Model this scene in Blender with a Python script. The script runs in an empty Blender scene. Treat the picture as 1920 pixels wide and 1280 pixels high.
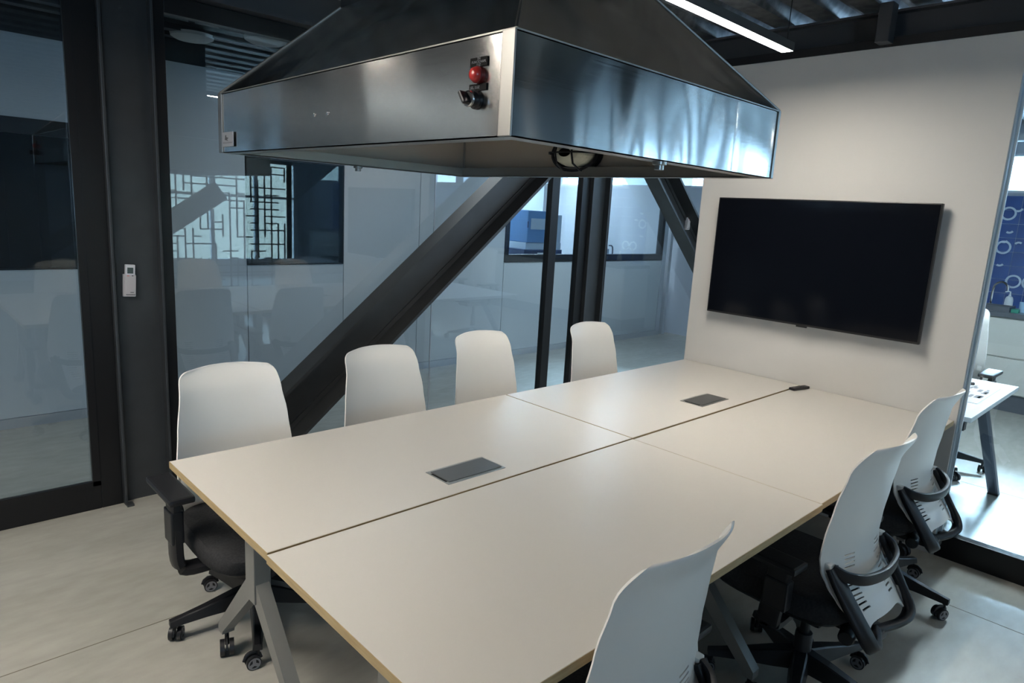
import bpy, bmesh, math, random
from mathutils import Vector, Matrix
R = math.radians
sc = bpy.context.scene
COL = sc.collection
random.seed(7)

# ------------------------------------------------------------------ camera
cam_d = bpy.data.cameras.new('camera')
cam = bpy.data.objects.new('camera', cam_d)
COL.objects.link(cam)
cam_d.sensor_width = 36.0
cam_d.lens = 23.516
cam_d.clip_start = 0.05
cam_d.clip_end = 200
_yaw, _pit, _rol = R(45.9497), R(11.0033), R(3.2968)
_f = Vector((math.cos(_yaw)*math.cos(_pit), math.sin(_yaw)*math.cos(_pit), -math.sin(_pit)))
_r = _f.cross(Vector((0, 0, 1))).normalized()
_u = _r.cross(_f)
_r2 = _r*math.cos(_rol) + _u*math.sin(_rol)
_u2 = -_r*math.sin(_rol) + _u*math.cos(_rol)
_m = Matrix((( _r2.x, _u2.x, -_f.x, -2.2715), (_r2.y, _u2.y, -_f.y, -1.5777), (_r2.z, _u2.z, -_f.z, 1.6553), (0, 0, 0, 1)))
cam.matrix_world = _m
sc.camera = cam

# ------------------------------------------------------------------ colour management
sc.view_settings.view_transform = 'Standard'
sc.view_settings.look = 'None'
sc.view_settings.exposure = 0.6
sc.view_settings.gamma = 1.0
sc.view_settings.use_curve_mapping = False

# ------------------------------------------------------------------ world: pale overcast sky seen through the strip windows
SKY = 9.5
w = bpy.data.worlds.new('sky')
sc.world = w
w.use_nodes = True
bg = w.node_tree.nodes['Background']
bg.inputs['Color'].default_value = (0.50, 0.74, 1.0, 1)
bg.inputs['Strength'].default_value = SKY

# ------------------------------------------------------------------ sun: hazy, low, through the strip window of the end wall
sun_d = bpy.data.lights.new('hazy_sun', 'SUN')
sun_d.energy = 34.0
sun_d.angle = R(15)
sun_d.color = (0.60, 0.81, 1.0)
sun = bpy.data.objects.new('hazy_sun', sun_d)
COL.objects.link(sun)
sun.rotation_euler = Vector((0.82, 0.16, 0.545)).to_track_quat('Z', 'Y').to_euler()


def portal(name, loc, size, direction):
    d = bpy.data.lights.new(name, 'AREA')
    d.shape = 'RECTANGLE'
    d.size, d.size_y = size
    d.cycles.is_portal = True
    o = bpy.data.objects.new(name, d)
    COL.objects.link(o)
    o.location = loc
    o.rotation_euler = (-Vector(direction)).to_track_quat('Z', 'X' if abs(direction[0]) > .5 else 'Y').to_euler()
    return o


# ================================================================== helpers
def mat(name, col, rough=0.5, metal=0.0, spec=0.5, coat=0.0, emit=None, es=1.0):
    m = bpy.data.materials.new(name)
    m.use_nodes = True
    b = m.node_tree.nodes['Principled BSDF']
    b.inputs['Base Color'].default_value = (*col, 1)
    b.inputs['Roughness'].default_value = rough
    b.inputs['Metallic'].default_value = metal
    b.inputs['Specular IOR Level'].default_value = spec
    b.inputs['Coat Weight'].default_value = coat
    if emit:
        b.inputs['Emission Color'].default_value = (*emit, 1)
        b.inputs['Emission Strength'].default_value = es
    return m


def nodes(m):
    nt = m.node_tree
    return nt, nt.nodes, nt.links, nt.nodes['Principled BSDF']


def noise_col(m, c1, c2, scale=4.0, detail=6.0, stretch=(1, 1, 1), bump=0.0, bscale=60.0, lo=.35, hi=.65, dist=0.0):
    nt, N, L, b = nodes(m)
    tc = N.new('ShaderNodeTexCoord')
    mp = N.new('ShaderNodeMapping')
    mp.inputs['Scale'].default_value = stretch
    L.new(tc.outputs['Object'], mp.inputs['Vector'])
    n = N.new('ShaderNodeTexNoise')
    n.inputs['Scale'].default_value = scale
    n.inputs['Detail'].default_value = detail
    n.inputs['Distortion'].default_value = dist
    L.new(mp.outputs[0], n.inputs['Vector'])
    cr = N.new('ShaderNodeValToRGB')
    cr.color_ramp.elements[0].position = lo
    cr.color_ramp.elements[0].color = (*c1, 1)
    cr.color_ramp.elements[1].position = hi
    cr.color_ramp.elements[1].color = (*c2, 1)
    L.new(n.outputs['Fac'], cr.inputs[0])
    L.new(cr.outputs[0], b.inputs['Base Color'])
    if bump:
        n2 = N.new('ShaderNodeTexNoise')
        n2.inputs['Scale'].default_value = bscale
        n2.inputs['Detail'].default_value = 3
        L.new(mp.outputs[0], n2.inputs['Vector'])
        bp = N.new('ShaderNodeBump')
        bp.inputs['Strength'].default_value = bump
        bp.inputs['Distance'].default_value = 0.002
        L.new(n2.outputs['Fac'], bp.inputs['Height'])
        L.new(bp.outputs[0], b.inputs['Normal'])
    return m


M = {}
# polished concrete floor: broad clouds plus fine trowel streaks
M['concrete'] = mat('polished_concrete', (.3, .28, .25), rough=.27, spec=.5)
nt, N, L, b = nodes(M['concrete'])
_tc = N.new('ShaderNodeTexCoord')
_mp = N.new('ShaderNodeMapping'); _mp.inputs['Location'].default_value = (3.1, 1.7, .37); _mp.inputs['Scale'].default_value = (1, 2.4, 1)
_mp.inputs['Rotation'].default_value = (0, 0, R(8))
L.new(_tc.outputs['Object'], _mp.inputs['Vector'])
_n1 = N.new('ShaderNodeTexNoise'); _n1.inputs['Scale'].default_value = 1.3; _n1.inputs['Detail'].default_value = 5
_n2 = N.new('ShaderNodeTexNoise'); _n2.inputs['Scale'].default_value = 9.0; _n2.inputs['Detail'].default_value = 8
_mx = N.new('ShaderNodeMix'); _mx.data_type = 'FLOAT'; _mx.inputs[0].default_value = .4
_cr = N.new('ShaderNodeValToRGB')
_cr.color_ramp.elements[0].position = .32; _cr.color_ramp.elements[0].color = (.315, .305, .270, 1)
_cr.color_ramp.elements[1].position = .68; _cr.color_ramp.elements[1].color = (.42, .405, .365, 1)
L.new(_mp.outputs[0], _n1.inputs['Vector']); L.new(_mp.outputs[0], _n2.inputs['Vector'])
L.new(_n1.outputs['Fac'], _mx.inputs[2]); L.new(_n2.outputs['Fac'], _mx.inputs[3])
L.new(_mx.outputs[0], _cr.inputs[0]); L.new(_cr.outputs[0], b.inputs['Base Color'])
M['joint'] = mat('floor_joint', (.12, .10, .075), .7)
M['wall_white'] = noise_col(mat('white_wall_board', (.6, .59, .56), .55, spec=.3), (.625, .61, .585), (.645, .63, .605), scale=2)
M['far_white'] = mat('white_wall_panel', (.50, .52, .53), .45, spec=.4)
M['far_gap'] = mat('panel_gap', (.05, .05, .055), .6)
M['plinth'] = mat('aluminium_plinth', (.55, .57, .6), .35, metal=.6)
M['glass_edge'] = mat('pale_blue_glass_edge', (.50, .60, .67), .4)
M['black_frame'] = mat('black_aluminium', (.008, .008, .009), .38, spec=.35)
M['steel'] = noise_col(mat('grey_painted_steel', (.05, .05, .052), .42, spec=.5), (.029, .0315, .034), (.036, .039, .042), scale=8, bump=.12, bscale=90)
M['beam'] = mat('dark_beam_paint', (.045, .047, .053), .5)
M['galv'] = noise_col(mat('galvanised_deck', (.25, .26, .27), .38, metal=.85), (.16, .17, .18), (.34, .35, .36), scale=14, detail=3)
M['laminate'] = mat('white_laminate', (.60, .57, .525), .33, spec=.45)
M['edge'] = noise_col(mat('beech_edge_band', (.38, .27, .13), .5), (.36, .26, .13), (.44, .33, .175), scale=12, stretch=(1, 1, 12))
M['leg_grey'] = mat('grey_powder_coated_metal', (.215, .212, .20), .45, metal=.15)
M['black_plastic'] = mat('black_plastic', (.011, .011, .013), .42, spec=.45)
M['frame_plastic'] = mat('black_satin_plastic', (.009, .010, .013), .40, spec=.4)
M['shell'] = mat('white_polymer_shell', (.79, .775, .74), .36, spec=.5)
M['fabric'] = noise_col(mat('black_seat_fabric', (.02, .02, .022), .85, spec=.2), (.024, .024, .026), (.038, .038, .040), scale=120, bump=.4, bscale=400)
M['chrome_grey'] = mat('grey_hub_plastic', (.26, .26, .28), .35, metal=.3)
M['gasket'] = mat('black_rubber', (.015, .015, .015), .7)
M['screen'] = mat('tv_screen_glass', (.004, .005, .008), .09, spec=.16)
M['tv_body'] = mat('tv_bezel', (.012, .012, .013), .35)
M['rail'] = mat('dark_track', (.008, .008, .010), .5)
M['white_plastic'] = mat('white_plastic', (.60, .60, .63), .4)
M['white_plastic2'] = mat('holder_plastic', (.48, .45, .46), .4)
M['lcd'] = mat('lcd_grey', (.06, .085, .085), .25)
M['pink'] = mat('pale_red_key', (.6, .22, .2), .5)
M['dark_print'] = mat('dark_print', (.05, .05, .05), .5)
M['chrome'] = mat('chrome', (.75, .75, .77), .12, metal=1)
M['red_lens'] = mat('red_lens', (.55, .03, .025), .3, spec=.6, coat=.3)
M['red_dark'] = mat('red_bezel', (.14, .008, .008), .4)
M['label_black'] = mat('black_engraved_label', (.008, .008, .008), .6, spec=.1)
M['label_text'] = mat('label_lettering', (.22, .22, .22), .6, spec=.1)
M['foil'] = mat('foil_sticker', (.36, .36, .37), .4, metal=.6)
M['lamp_glass'] = mat('frosted_lamp_glass', (.55, .55, .45), .3, spec=.6)
M['led'] = mat('led_diffuser', (.9, .9, .9), .5, emit=(1.0, .94, .85), es=108.0)
M['led_cool_fill'] = mat('cool_fill_diffuser', (.9, .9, .9), .5, emit=(.97, .97, .96), es=30.0)
M['led_day'] = mat('daylight_led_diffuser', (.9, .9, .9), .5, emit=(.80, .92, 1.0), es=220.0)
M['led_soft_fill'] = mat('soft_fill_diffuser', (.9, .9, .9), .5, emit=(1.0, .96, .90), es=48.0)
M['led_body'] = mat('led_housing', (.03, .03, .03), .5)
M['wire'] = mat('wire', (.01, .01, .01), .6)
M['grey_metal'] = mat('lid_grey_metal', (.13, .13, .128), .34, metal=.6)
M['lid_rim'] = mat('lid_rim_metal', (.40, .40, .38), .28, metal=.9)
M['dark_slot'] = mat('dark_slot', (.003, .003, .003), .8)
M['cabinet'] = mat('cream_cabinet_front', (.60, .60, .56), .4)
M['worktop'] = mat('dark_stone_worktop', (.10, .11, .13), .3)
M['kick'] = mat('grey_kickboard', (.10, .11, .13), .5)
M['tile'] = noise_col(mat('blue_glazed_tile', (.05, .12, .38), .18, spec=.6), (.030, .075, .26), (.05, .115, .36), scale=3)
M['grout'] = mat('pale_grout', (.38, .45, .62), .7)
M['ring'] = mat('pale_ring_plastic', (.55, .66, .80), .4)
M['win_frame'] = mat('white_window_frame', (.62, .66, .70), .4)
M['desk_white'] = mat('white_desk_laminate', (.78, .79, .80), .35)
M['desk_leg'] = mat('blue_grey_steel_leg', (.07, .085, .12), .3, metal=.5)
M['paper'] = mat('paper', (.62, .61, .62), .7)
M['paper_ink'] = mat('grey_ink', (.22, .21, .22), .8)
M['red'] = mat('red_plastic', (.6, .05, .06), .4)
M['bottle'] = mat('white_bottle', (.70, .74, .80), .3)
M['green'] = mat('green_sponge', (.05, .30, .22), .8)
M['blue_item'] = mat('pale_blue_cup', (.35, .55, .75), .3)
M['machine_blue'] = mat('blue_machine_door', (.10, .22, .42), .3)
M['machine_light'] = mat('pale_machine_panel', (.42, .48, .56), .4)
M['machine_dark'] = mat('navy_machine_base', (.02, .035, .09), .35)
M['lab_white'] = mat('lab_wall_white', (.55, .62, .68), .5)
M['bench'] = mat('lab_bench_dark', (.06, .07, .09), .4)
M['duct'] = mat('dark_duct', (.02, .02, .022), .55)
M['disc'] = mat('off_white_disc', (.35, .36, .36), .5)
M['screen_panel'] = mat('dark_cut_panel', (.045, .05, .055), .5)
M['shell_wall'] = mat('back_wall_paint', (.42, .45, .50), .6)
M['render_wall'] = mat('cream_render', (.55, .48, .36), .9)
M['monitor_black'] = mat('monitor_black', (.01, .011, .014), .25)

# glass: transparent + mirror reflection weighted by Fresnel
def glass(name, tint, ior=1.62, extra=0.0):
    m = bpy.data.materials.new(name)
    m.use_nodes = True
    nt = m.node_tree
    N, L = nt.nodes, nt.links
    N.remove(N['Principled BSDF'])
    t = N.new('ShaderNodeBsdfTransparent'); t.inputs[0].default_value = (*tint, 1)
    g = N.new('ShaderNodeBsdfGlossy'); g.inputs['Roughness'].default_value = 0.0
    g.inputs['Color'].default_value = (.95, .98, 1, 1)
    # Schlick reflectance that is the same from both sides of the sheet
    ge = N.new('ShaderNodeNewGeometry')
    dp_ = N.new('ShaderNodeVectorMath'); dp_.operation = 'DOT_PRODUCT'
    L.new(ge.outputs['Incoming'], dp_.inputs[0]); L.new(ge.outputs['Normal'], dp_.inputs[1])
    def mth(op, a, v=None):
        n_ = N.new('ShaderNodeMath'); n_.operation = op
        if isinstance(a, float): n_.inputs[0].default_value = a
        else: L.new(a, n_.inputs[0])
        if v is not None:
            if isinstance(v, float): n_.inputs[1].default_value = v
            else: L.new(v, n_.inputs[1])
        return n_.outputs[0]
    f0 = ((ior-1)/(ior+1))**2
    c_ = mth('ABSOLUTE', dp_.outputs['Value'])
    p5 = mth('POWER', mth('SUBTRACT', 1.0, c_), 5.0)
    fr_ = mth('ADD', mth('MULTIPLY', p5, 1.0-f0), f0+extra)
    mx = N.new('ShaderNodeMixShader')
    L.new(fr_, mx.inputs[0])
    L.new(t.outputs[0], mx.inputs[1]); L.new(g.outputs[0], mx.inputs[2])
    L.new(mx.outputs[0], N['Material Output'].inputs[0])
    return m


M['glass'] = glass('partition_glass', (.86, .915, .95), 1.5, .012)
M['glass_clear'] = glass('clear_glass', (.93, .97, .98), 1.45)

# brushed stainless with large soft dents
def stainless(name, base, rough, wav, wscale, aniso=.7):
    m = mat(name, base, rough, metal=1.0)
    nt, N, L, b = nodes(m)
    tc = N.new('ShaderNodeTexCoord')
    mp = N.new('ShaderNodeMapping'); mp.inputs['Scale'].default_value = wscale
    L.new(tc.outputs['Object'], mp.inputs['Vector'])
    n = N.new('ShaderNodeTexNoise'); n.inputs['Scale'].default_value = 1.0; n.inputs['Detail'].default_value = 1.0
    L.new(mp.outputs[0], n.inputs['Vector'])
    bp = N.new('ShaderNodeBump'); bp.inputs['Strength'].default_value = 1.0; bp.inputs['Distance'].default_value = wav
    L.new(n.outputs['Fac'], bp.inputs['Height'])
    mp2 = N.new('ShaderNodeMapping'); mp2.inputs['Scale'].default_value = (3, 3, 400)
    L.new(tc.outputs['Object'], mp2.inputs['Vector'])
    n2 = N.new('ShaderNodeTexNoise'); n2.inputs['Scale'].default_value = 1.0; n2.inputs['Detail'].default_value = 2
    L.new(mp2.outputs[0], n2.inputs['Vector'])
    mr = N.new('ShaderNodeMapRange'); mr.inputs[3].default_value = rough*.75; mr.inputs[4].default_value = rough*1.3
    L.new(n2.outputs['Fac'], mr.inputs[0]); L.new(mr.outputs[0], b.inputs['Roughness'])
    L.new(bp.outputs[0], b.inputs['Normal'])
    tg = N.new('ShaderNodeTangent'); tg.direction_type = 'RADIAL'; tg.axis = 'Z'
    L.new(tg.outputs[0], b.inputs['Tangent']); b.inputs['Anisotropic'].default_value = aniso; b.inputs['Anisotropic Rotation'].default_value = .25
    return m


M['inox'] = stainless('brushed_stainless', (.455, .445, .425), .13, .042, (3.3, 3.3, 1.3))
M['inox_flat'] = stainless('brushed_stainless_flat', (.47, .455, .43), .19, .018, (2.6, 2.6, .8))
M['inox_top'] = stainless('brushed_stainless_roof', (.36, .35, .335), .18, .045, (2.4, 2.4, 1.6))
M['inox_in'] = mat('dull_stainless_inside', (.56, .50, .43), .5, metal=.4)
M['inox_edge'] = mat('stainless_corner_strip', (.34, .33, .31), .38, metal=1.0)


class MB:
    """collects shapes into one bmesh"""
    def __init__(s):
        s.bm = bmesh.new()

    def box(s, x0, x1, y0, y1, z0, z1, bevel=0.0, rot=None, piv=None):
        bm = s.bm
        vs = [bm.verts.new((x, y, z)) for x in (x0, x1) for y in (y0, y1) for z in (z0, z1)]
        fs = [(0, 1, 3, 2), (4, 6, 7, 5), (0, 4, 5, 1), (2, 3, 7, 6), (0, 2, 6, 4), (1, 5, 7, 3)]
        F = [bm.faces.new([vs[i] for i in f]) for f in fs]
        if bevel:
            es = list({e for f in F for e in f.edges})
            r = bmesh.ops.bevel(bm, geom=es, offset=bevel, segments=2, affect='EDGES', profile=.6)
            vs = list({v for f in r['faces'] for v in f.verts} | {v for v in vs if v.is_valid})
        if rot is not None:
            bmesh.ops.rotate(bm, verts=vs, cent=piv or (0, 0, 0), matrix=rot)
        return s

    def prism(s, pts, off):
        """pts: planar loop of 3-D points; off: extrusion vector"""
        bm = s.bm
        off = Vector(off)
        a = [bm.verts.new(p) for p in pts]
        c = [bm.verts.new(Vector(p)+off) for p in pts]
        n = len(pts)
        bm.faces.new(a[::-1]); bm.faces.new(c)
        for i in range(n):
            bm.faces.new((a[i], a[(i+1) % n], c[(i+1) % n], c[i]))
        return s

    def quad(s, *pts):
        s.bm.faces.new([s.bm.verts.new(p) for p in pts])
        return s

    def cyl(s, p0, p1, r0, r1=None, n=16, cap=True):
        bm = s.bm
        p0, p1 = Vector(p0), Vector(p1)
        r1 = r0 if r1 is None else r1
        d = (p1-p0).normalized()
        a = d.orthogonal().normalized(); c = d.cross(a)
        A = []; B = []
        for i in range(n):
            t = 2*math.pi*i/n
            o = a*math.cos(t)+c*math.sin(t)
            A.append(bm.verts.new(p0+o*r0)); B.append(bm.verts.new(p1+o*r1))
        for i in range(n):
            bm.faces.new((A[i], A[(i+1) % n], B[(i+1) % n], B[i]))
        if cap:
            bm.faces.new(A[::-1]); bm.faces.new(B)
        return s

    def lathe(s, prof, cen, axis=(0, 0, 1), n=20):
        """prof: (r, h) pairs along axis"""
        bm = s.bm
        cen = Vector(cen); d = Vector(axis).normalized()
        a = d.orthogonal().normalized(); c = d.cross(a)
        rings = []
        for r, h in prof:
            if r < 1e-6:
                rings.append([bm.verts.new(cen+d*h)])
            else:
                rings.append([bm.verts.new(cen+d*h+(a*math.cos(2*math.pi*i/n)+c*math.sin(2*math.pi*i/n))*r) for i in range(n)])
        for A, B in zip(rings, rings[1:]):
            for i in range(n):
                j = (i+1) % n
                if len(A) == 1 and len(B) == 1: continue
                if len(A) == 1: bm.faces.new((A[0], B[i], B[j]))
                elif len(B) == 1: bm.faces.new((A[i], A[j], B[0]))
                else: bm.faces.new((A[i], A[j], B[j], B[i]))
        return s

    def sweep(s, path, secs, closed=False, up=(0, 0, 1)):
        """path: points; secs: (half width, half thick) each; ellipse-ish section; width axis ~ perpendicular to path and 'up'"""
        bm = s.bm
        P = [Vector(p) for p in path]
        n = len(P); K = 10
        rings = []
        for i, p in enumerate(P):
            q0 = P[(i-1) % n] if (closed or i > 0) else P[0]
            q1 = P[(i+1) % n] if (closed or i < n-1) else P[-1]
            d = (q1-q0).normalized()
            upv = Vector(up[i] if isinstance(up, list) else up)
            wv = d.cross(upv)
            wv = wv.normalized() if wv.length > 1e-4 else d.orthogonal().normalized()
            tv = wv.cross(d).normalized()
            hw, ht = secs[i] if isinstance(secs, list) else secs
            ring = []
            for k in range(K):
                t = 2*math.pi*(k+.5)/K
                cx, cy = math.cos(t), math.sin(t)
                e = .45
                ring.append(bm.verts.new(p+wv*hw*math.copysign(abs(cx)**e, cx)+tv*ht*math.copysign(abs(cy)**e, cy)))
            rings.append(ring)
        m = n if closed else n-1
        for i in range(m):
            A, B = rings[i], rings[(i+1) % n]
            for k in range(K):
                bm.faces.new((A[k], A[(k+1) % K], B[(k+1) % K], B[k]))
        if not closed:
            bm.faces.new(rings[0][::-1]); bm.faces.new(rings[-1])
        return s

    def build(s, name, m, parent=None, smooth=False, loc=(0, 0, 0), angle=40):
        bm = s.bm
        bmesh.ops.recalc_face_normals(bm, faces=bm.faces)
        me = bpy.data.meshes.new(name)
        bm.to_mesh(me); bm.free()
        if smooth:
            for p in me.polygons: p.use_smooth = True
            try: me.set_sharp_from_angle(angle=R(angle))
            except Exception: pass
        me.materials.append(m)
        o = bpy.data.objects.new(name, me)
        COL.objects.link(o)
        o.location = loc
        if parent: o.parent = parent
        return o


def tag(o, label=None, cat=None, group=None, kind=None):
    if label: o['label'] = label
    if cat: o['category'] = cat
    if group: o['group'] = group
    if kind: o['kind'] = kind
    return o


def empty(name, loc=(0, 0, 0), rz=0.0):
    o = bpy.data.objects.new(name, None)
    o.empty_display_size = .1
    COL.objects.link(o)
    o.location = loc; o.rotation_euler = (0, 0, rz)
    return o


def thing(name, label, cat, loc=(0, 0, 0), rz=0.0, group=None):
    return tag(empty(name, loc, rz), label, cat, group)


def struct(name, mb, m, smooth=False):
    return tag(mb.build(name, m, smooth=smooth), kind='structure')


def struct_empty(name):
    return tag(empty(name), kind='structure')


KIDS = {}
def copy_tree(o, parent=None):
    c = o.copy(); COL.objects.link(c); c.parent = parent
    for ch in list(o.children):
        copy_tree(ch, c)
    return c


def text(body, size, m, parent, loc, rot, name='lettering', ext=.0004, align='CENTER', sx=1.0):
    cu = bpy.data.curves.new(name, 'FONT')
    cu.body = body; cu.size = size; cu.extrude = ext
    cu.align_x = align; cu.align_y = 'CENTER'
    cu.space_line = .85
    cu.resolution_u = 2
    tmp = bpy.data.objects.new(name, cu)
    COL.objects.link(tmp)
    dg = bpy.context.evaluated_depsgraph_get()
    me = bpy.data.meshes.new_from_object(tmp.evaluated_get(dg))
    bpy.data.objects.remove(tmp); bpy.data.curves.remove(cu)
    me.materials.clear(); me.materials.append(m)
    o = bpy.data.objects.new(name, me)
    COL.objects.link(o)
    o.location = loc; o.rotation_euler = rot; o.scale = (sx, 1, 1)
    if parent: o.parent = parent
    return o


def grid_rects(x0, x1, z0, z1, nx, nz, rnd, skip=.42):
    return []


# ================================================================== setting
GY = 2.27            # glass wall towards the corridor
FY = 3.92            # far corridor wall
TX = 1.655           # face of the screen wall
ZC = 2.80            # underside of the roof deck

# floor
f = struct('floor', MB().box(-9.15, 6.45, -8.15, 12, -.12, 0), M['concrete'])
for k, (x0, x1, y0, y1) in enumerate([(-9, 1.1, 1.025, 1.029), (1.163, 1.167, -8, .6), (3.05, 3.054, -8, 2), (-4.2, -4.196, -8, 2.2)]):
    MB().box(x0, x1, y0, y1, -.002, .0006).build('floor_joint', M['joint'], f)

# outer shell of the building
PANES = [(5.0, 6.3), (2.45, 3.8), (-.17, 1.03), (-1.48, -.27), (-3.1, -1.9), (-4.4, -3.2), (-5.42, -4.6), (-7.2, -5.9)]
b_ = MB().box(6.3, 6.45, -8, 2.2, 0, 2.13).box(6.3, 6.45, -8, 2.2, 2.52, 3.1).box(6.3, 6.45, 2.2, 12, 0, 2.13).box(6.3, 6.45, 2.2, 12, 2.52, 3.1)
_e = [12] + [v for p_ in PANES for v in (p_[1], p_[0])] + [-8]
for k in range(0, len(_e), 2):
    b_.box(6.3, 6.45, _e[k+1], _e[k], 2.13, 2.52)
struct('wall_end', b_, M['shell_wall'])
struct('wall_back', MB().box(-9, 6.3, -8.15, -8, 0, .35).box(-9, 6.3, -8.15, -8, 2.35, 3.1)
       .box(-9, -6.5, -8.15, -8, .35, 2.35).box(-4.3, 1.9, -8.15, -8, .35, 2.35).box(4.6, 6.3, -8.15, -8, .35, 2.35), M['shell_wall'])
struct('neighbour_building', MB().box(-4, 14, -22, -18, -1, 3.4), M['render_wall'])  # cream building outside, added to turn the mirrored lattice view beige
struct('wall_left', MB().box(-9.15, -9, -8.15, 12, 0, 3.1), M['shell_wall'])
struct('wall_far', MB().box(-9, 6.45, 12, 12.15, 0, 3.1), M['shell_wall'])
struct('ceiling_slab', MB().box(-9.15, 6.45, -8.15, 12.15, 3.0, 3.1), M['beam'])

# strip window of the end wall (sky behind), seen to the right and mirrored in the hood and the glass
wn = struct_empty('window_1')
for (a, c) in PANES:
    MB().box(6.30, 6.36, a, c, 2.13, 2.155).box(6.30, 6.36, a, c, 2.495, 2.52).box(6.30, 6.36, a, a+.02, 2.155, 2.495).box(6.30, 6.36, c-.02, c, 2.155, 2.495).build('window_frame', M['win_frame'], wn)
    MB().box(6.33, 6.335, a+.02, c-.02, 2.155, 2.495).build('pane', M['glass_clear'], wn)
portal('window_portal', (6.47, -.4, 2.325), (.42, 13.8), (-1, 0, 0))
# window band of the back wall
wb = struct_empty('window_2')
for x in (1.93, 2.8, 3.7, 4.57):
    MB().box(x-.035, x+.035, -8.1, -8.03, .35, 2.35).build('mullion', M['win_frame'], wb)
MB().box(1.9, 4.6, -8.1, -8.03, 1.62, 1.67).build('transom', M['win_frame'], wb)
MB().box(1.9, 4.6, -8.07, -8.064, .35, 2.35).build('pane', M['glass_clear'], wb)
for x in (-6.47, -5.4, -4.33):
    MB().box(x-.035, x+.035, -8.1, -8.03, .35, 2.35).build('mullion', M['win_frame'], wb)
MB().box(-6.5, -4.3, -8.07, -8.064, .35, 2.35).build('pane', M['glass_clear'], wb)
portal('window_portal_back_left', (-5.4, -8.17, 1.35), (2.2, 2.0), (0, 1, 0))
portal('window_portal_back', (3.25, -8.17, 1.35), (2.7, 2.0), (0, 1, 0))

# roof deck of corrugated sheet, ribs along x
def deck(y0, y1, x0, x1, z, pitch=.25, h=.06):
    bm = MB()
    y = y0
    prof = []
    while y < y1:
        prof += [(y, z+h), (y+.07, z+h), (y+.10, z), (y+.22, z)]
        y += pitch
    for i in range(len(prof)-1):
        (a, za), (c, zc) = prof[i], prof[i+1]
        bm.quad((x0, a, za), (x1, a, za), (x1, c, zc), (x0, c, zc))
    return bm
struct('ceiling', deck(-8, 12, -9, 6.3, ZC), M['galv'])

# ---- glass wall towards the corridor (wall_glass)
gw = struct_empty('wall_corridor')
def frame(x0, x1, z0, z1, y0=GY-.03, y1=GY+.03, m='black_frame', nm='frame_rail', par=None, bev=.003):
    return MB().box(x0, x1, y0, y1, z0, z1, bev).build(nm, M[m], par or gw)
# bottom rails, top rails
for (a, c) in ((-9, -1.51), (-1.11, 1.78), (1.87, 2.15), (2.55, 6.3)):
    frame(a, c, 0, .13)
    frame(a, c, 2.525, 2.61)
for (a, c) in ((-1.51, -1.41), (-1.17, -1.11), (1.78, 1.87), (2.15, 2.25), (2.49, 2.55), (-5.1, -5.0), (5.6, 5.66)):
    frame(a, c, 0, 2.61, nm='frame_post')
for (a, c) in ((-9, -5.1), (-5.0, -1.51), (-1.11, 1.78), (1.87, 2.15), (2.55, 5.6), (5.66, 6.3)):
    MB().box(a, c, GY-.003, GY+.003, .12, 2.54).build('glass_pane', M['glass'], gw)
# raised glazing bead inside the left door-like pane
MB().box(-1.545, -1.51, GY-.036, GY-.01, .13, 2.525).box(-5.0, -1.51, GY-.036, GY-.01, .125, .155).build('glazing_bead', M['black_frame'], gw)
# joint line of two panes
MB().box(.62, .623, GY-.0045, GY+.0045, .13, 2.52).build('silicone_joint', M['plinth'], gw)

# steel over the glass wall
t = MB().box(-9, 6.3, GY-.06, GY+.06, 2.62, 2.80).box(-9, 6.3, GY-.11, GY+.11, 2.612, 2.63)
tag(t.build('steel_beam', M['beam']), 'dark steel beam running along the top of the glass wall', 'beam')

# columns: steel H sections with the web towards the room
def column(x0, x1, label):
    r = thing('steel_column', label, 'column', ((x0+x1)/2, GY, 0))
    cx = (x0+x1)/2
    a, c = x0-cx, x1-cx
    MB().box(a+.012, c-.012, -.01, .01, 0, 2.62).build('web', M['steel'], r)
    for s_ in (a, c-.014):
        MB().box(s_, s_+.014, -.065, .09, 0, 2.62, .003).build('flange', M['steel'], r)
    return r
c1 = column(-1.41, -1.17, 'dark grey steel column with the white remote control on it, left of the glass wall')
c2 = column(2.25, 2.49, 'dark grey steel column behind the farthest white chair, under the far end of the hood')
MB().box(-.118, -.085, -.10, -.06, 0, .012).build('base_plate', M['steel'], c1)

# diagonal braces: channel with flanges towards the room
def brace(p, q, half, label, yw=GY-.045):
    """axis from p to q in (x, z); flanges half apart"""
    P = Vector((p[0], 0, p[1])); Q = Vector((q[0], 0, q[1]))
    d = (Q-P).normalized(); n = Vector((-d.z, 0, d.x))
    r = thing('diagonal_brace', label, 'brace', (p[0], yw, 0))
    O = Vector((p[0], 0, 0))
    P = P-O; Q = Q-O
    y = Vector((0, 1, 0))
    MB().prism([P+n*half*.96, P-n*half*.96, Q-n*half*.96, Q+n*half*.96], y*.012).build('web', M['steel'], r)
    for s_ in (1, -1):
        e = n*half*s_; i = n*(half-.02)*s_
        b_ = MB(); b_.prism([P+e, P+i, Q+i, Q+e], y*-.145)
        b_.build('flange', M['steel'], r)
        # rounded weld fillet along the foot of the flange
        MB().prism([P+i, P+i-n*.03*s_, Q+i-n*.03*s_, Q+i], y*-.012).build('fillet', M['steel'], r)
    return r
# upper edge passes (0.978,1.853)-(-0.482,0.602); lower edge (1.46,1.888)-(-0.479,0.242)
brace((-.93, .03), (2.02, 2.474), .150, 'wide dark steel brace rising from the floor behind the left chairs towards the hood')
brace((5.45, .03), (2.74, 2.436), .138, 'dark steel brace falling away to the right beside the screen wall, seen through a gap')

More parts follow.
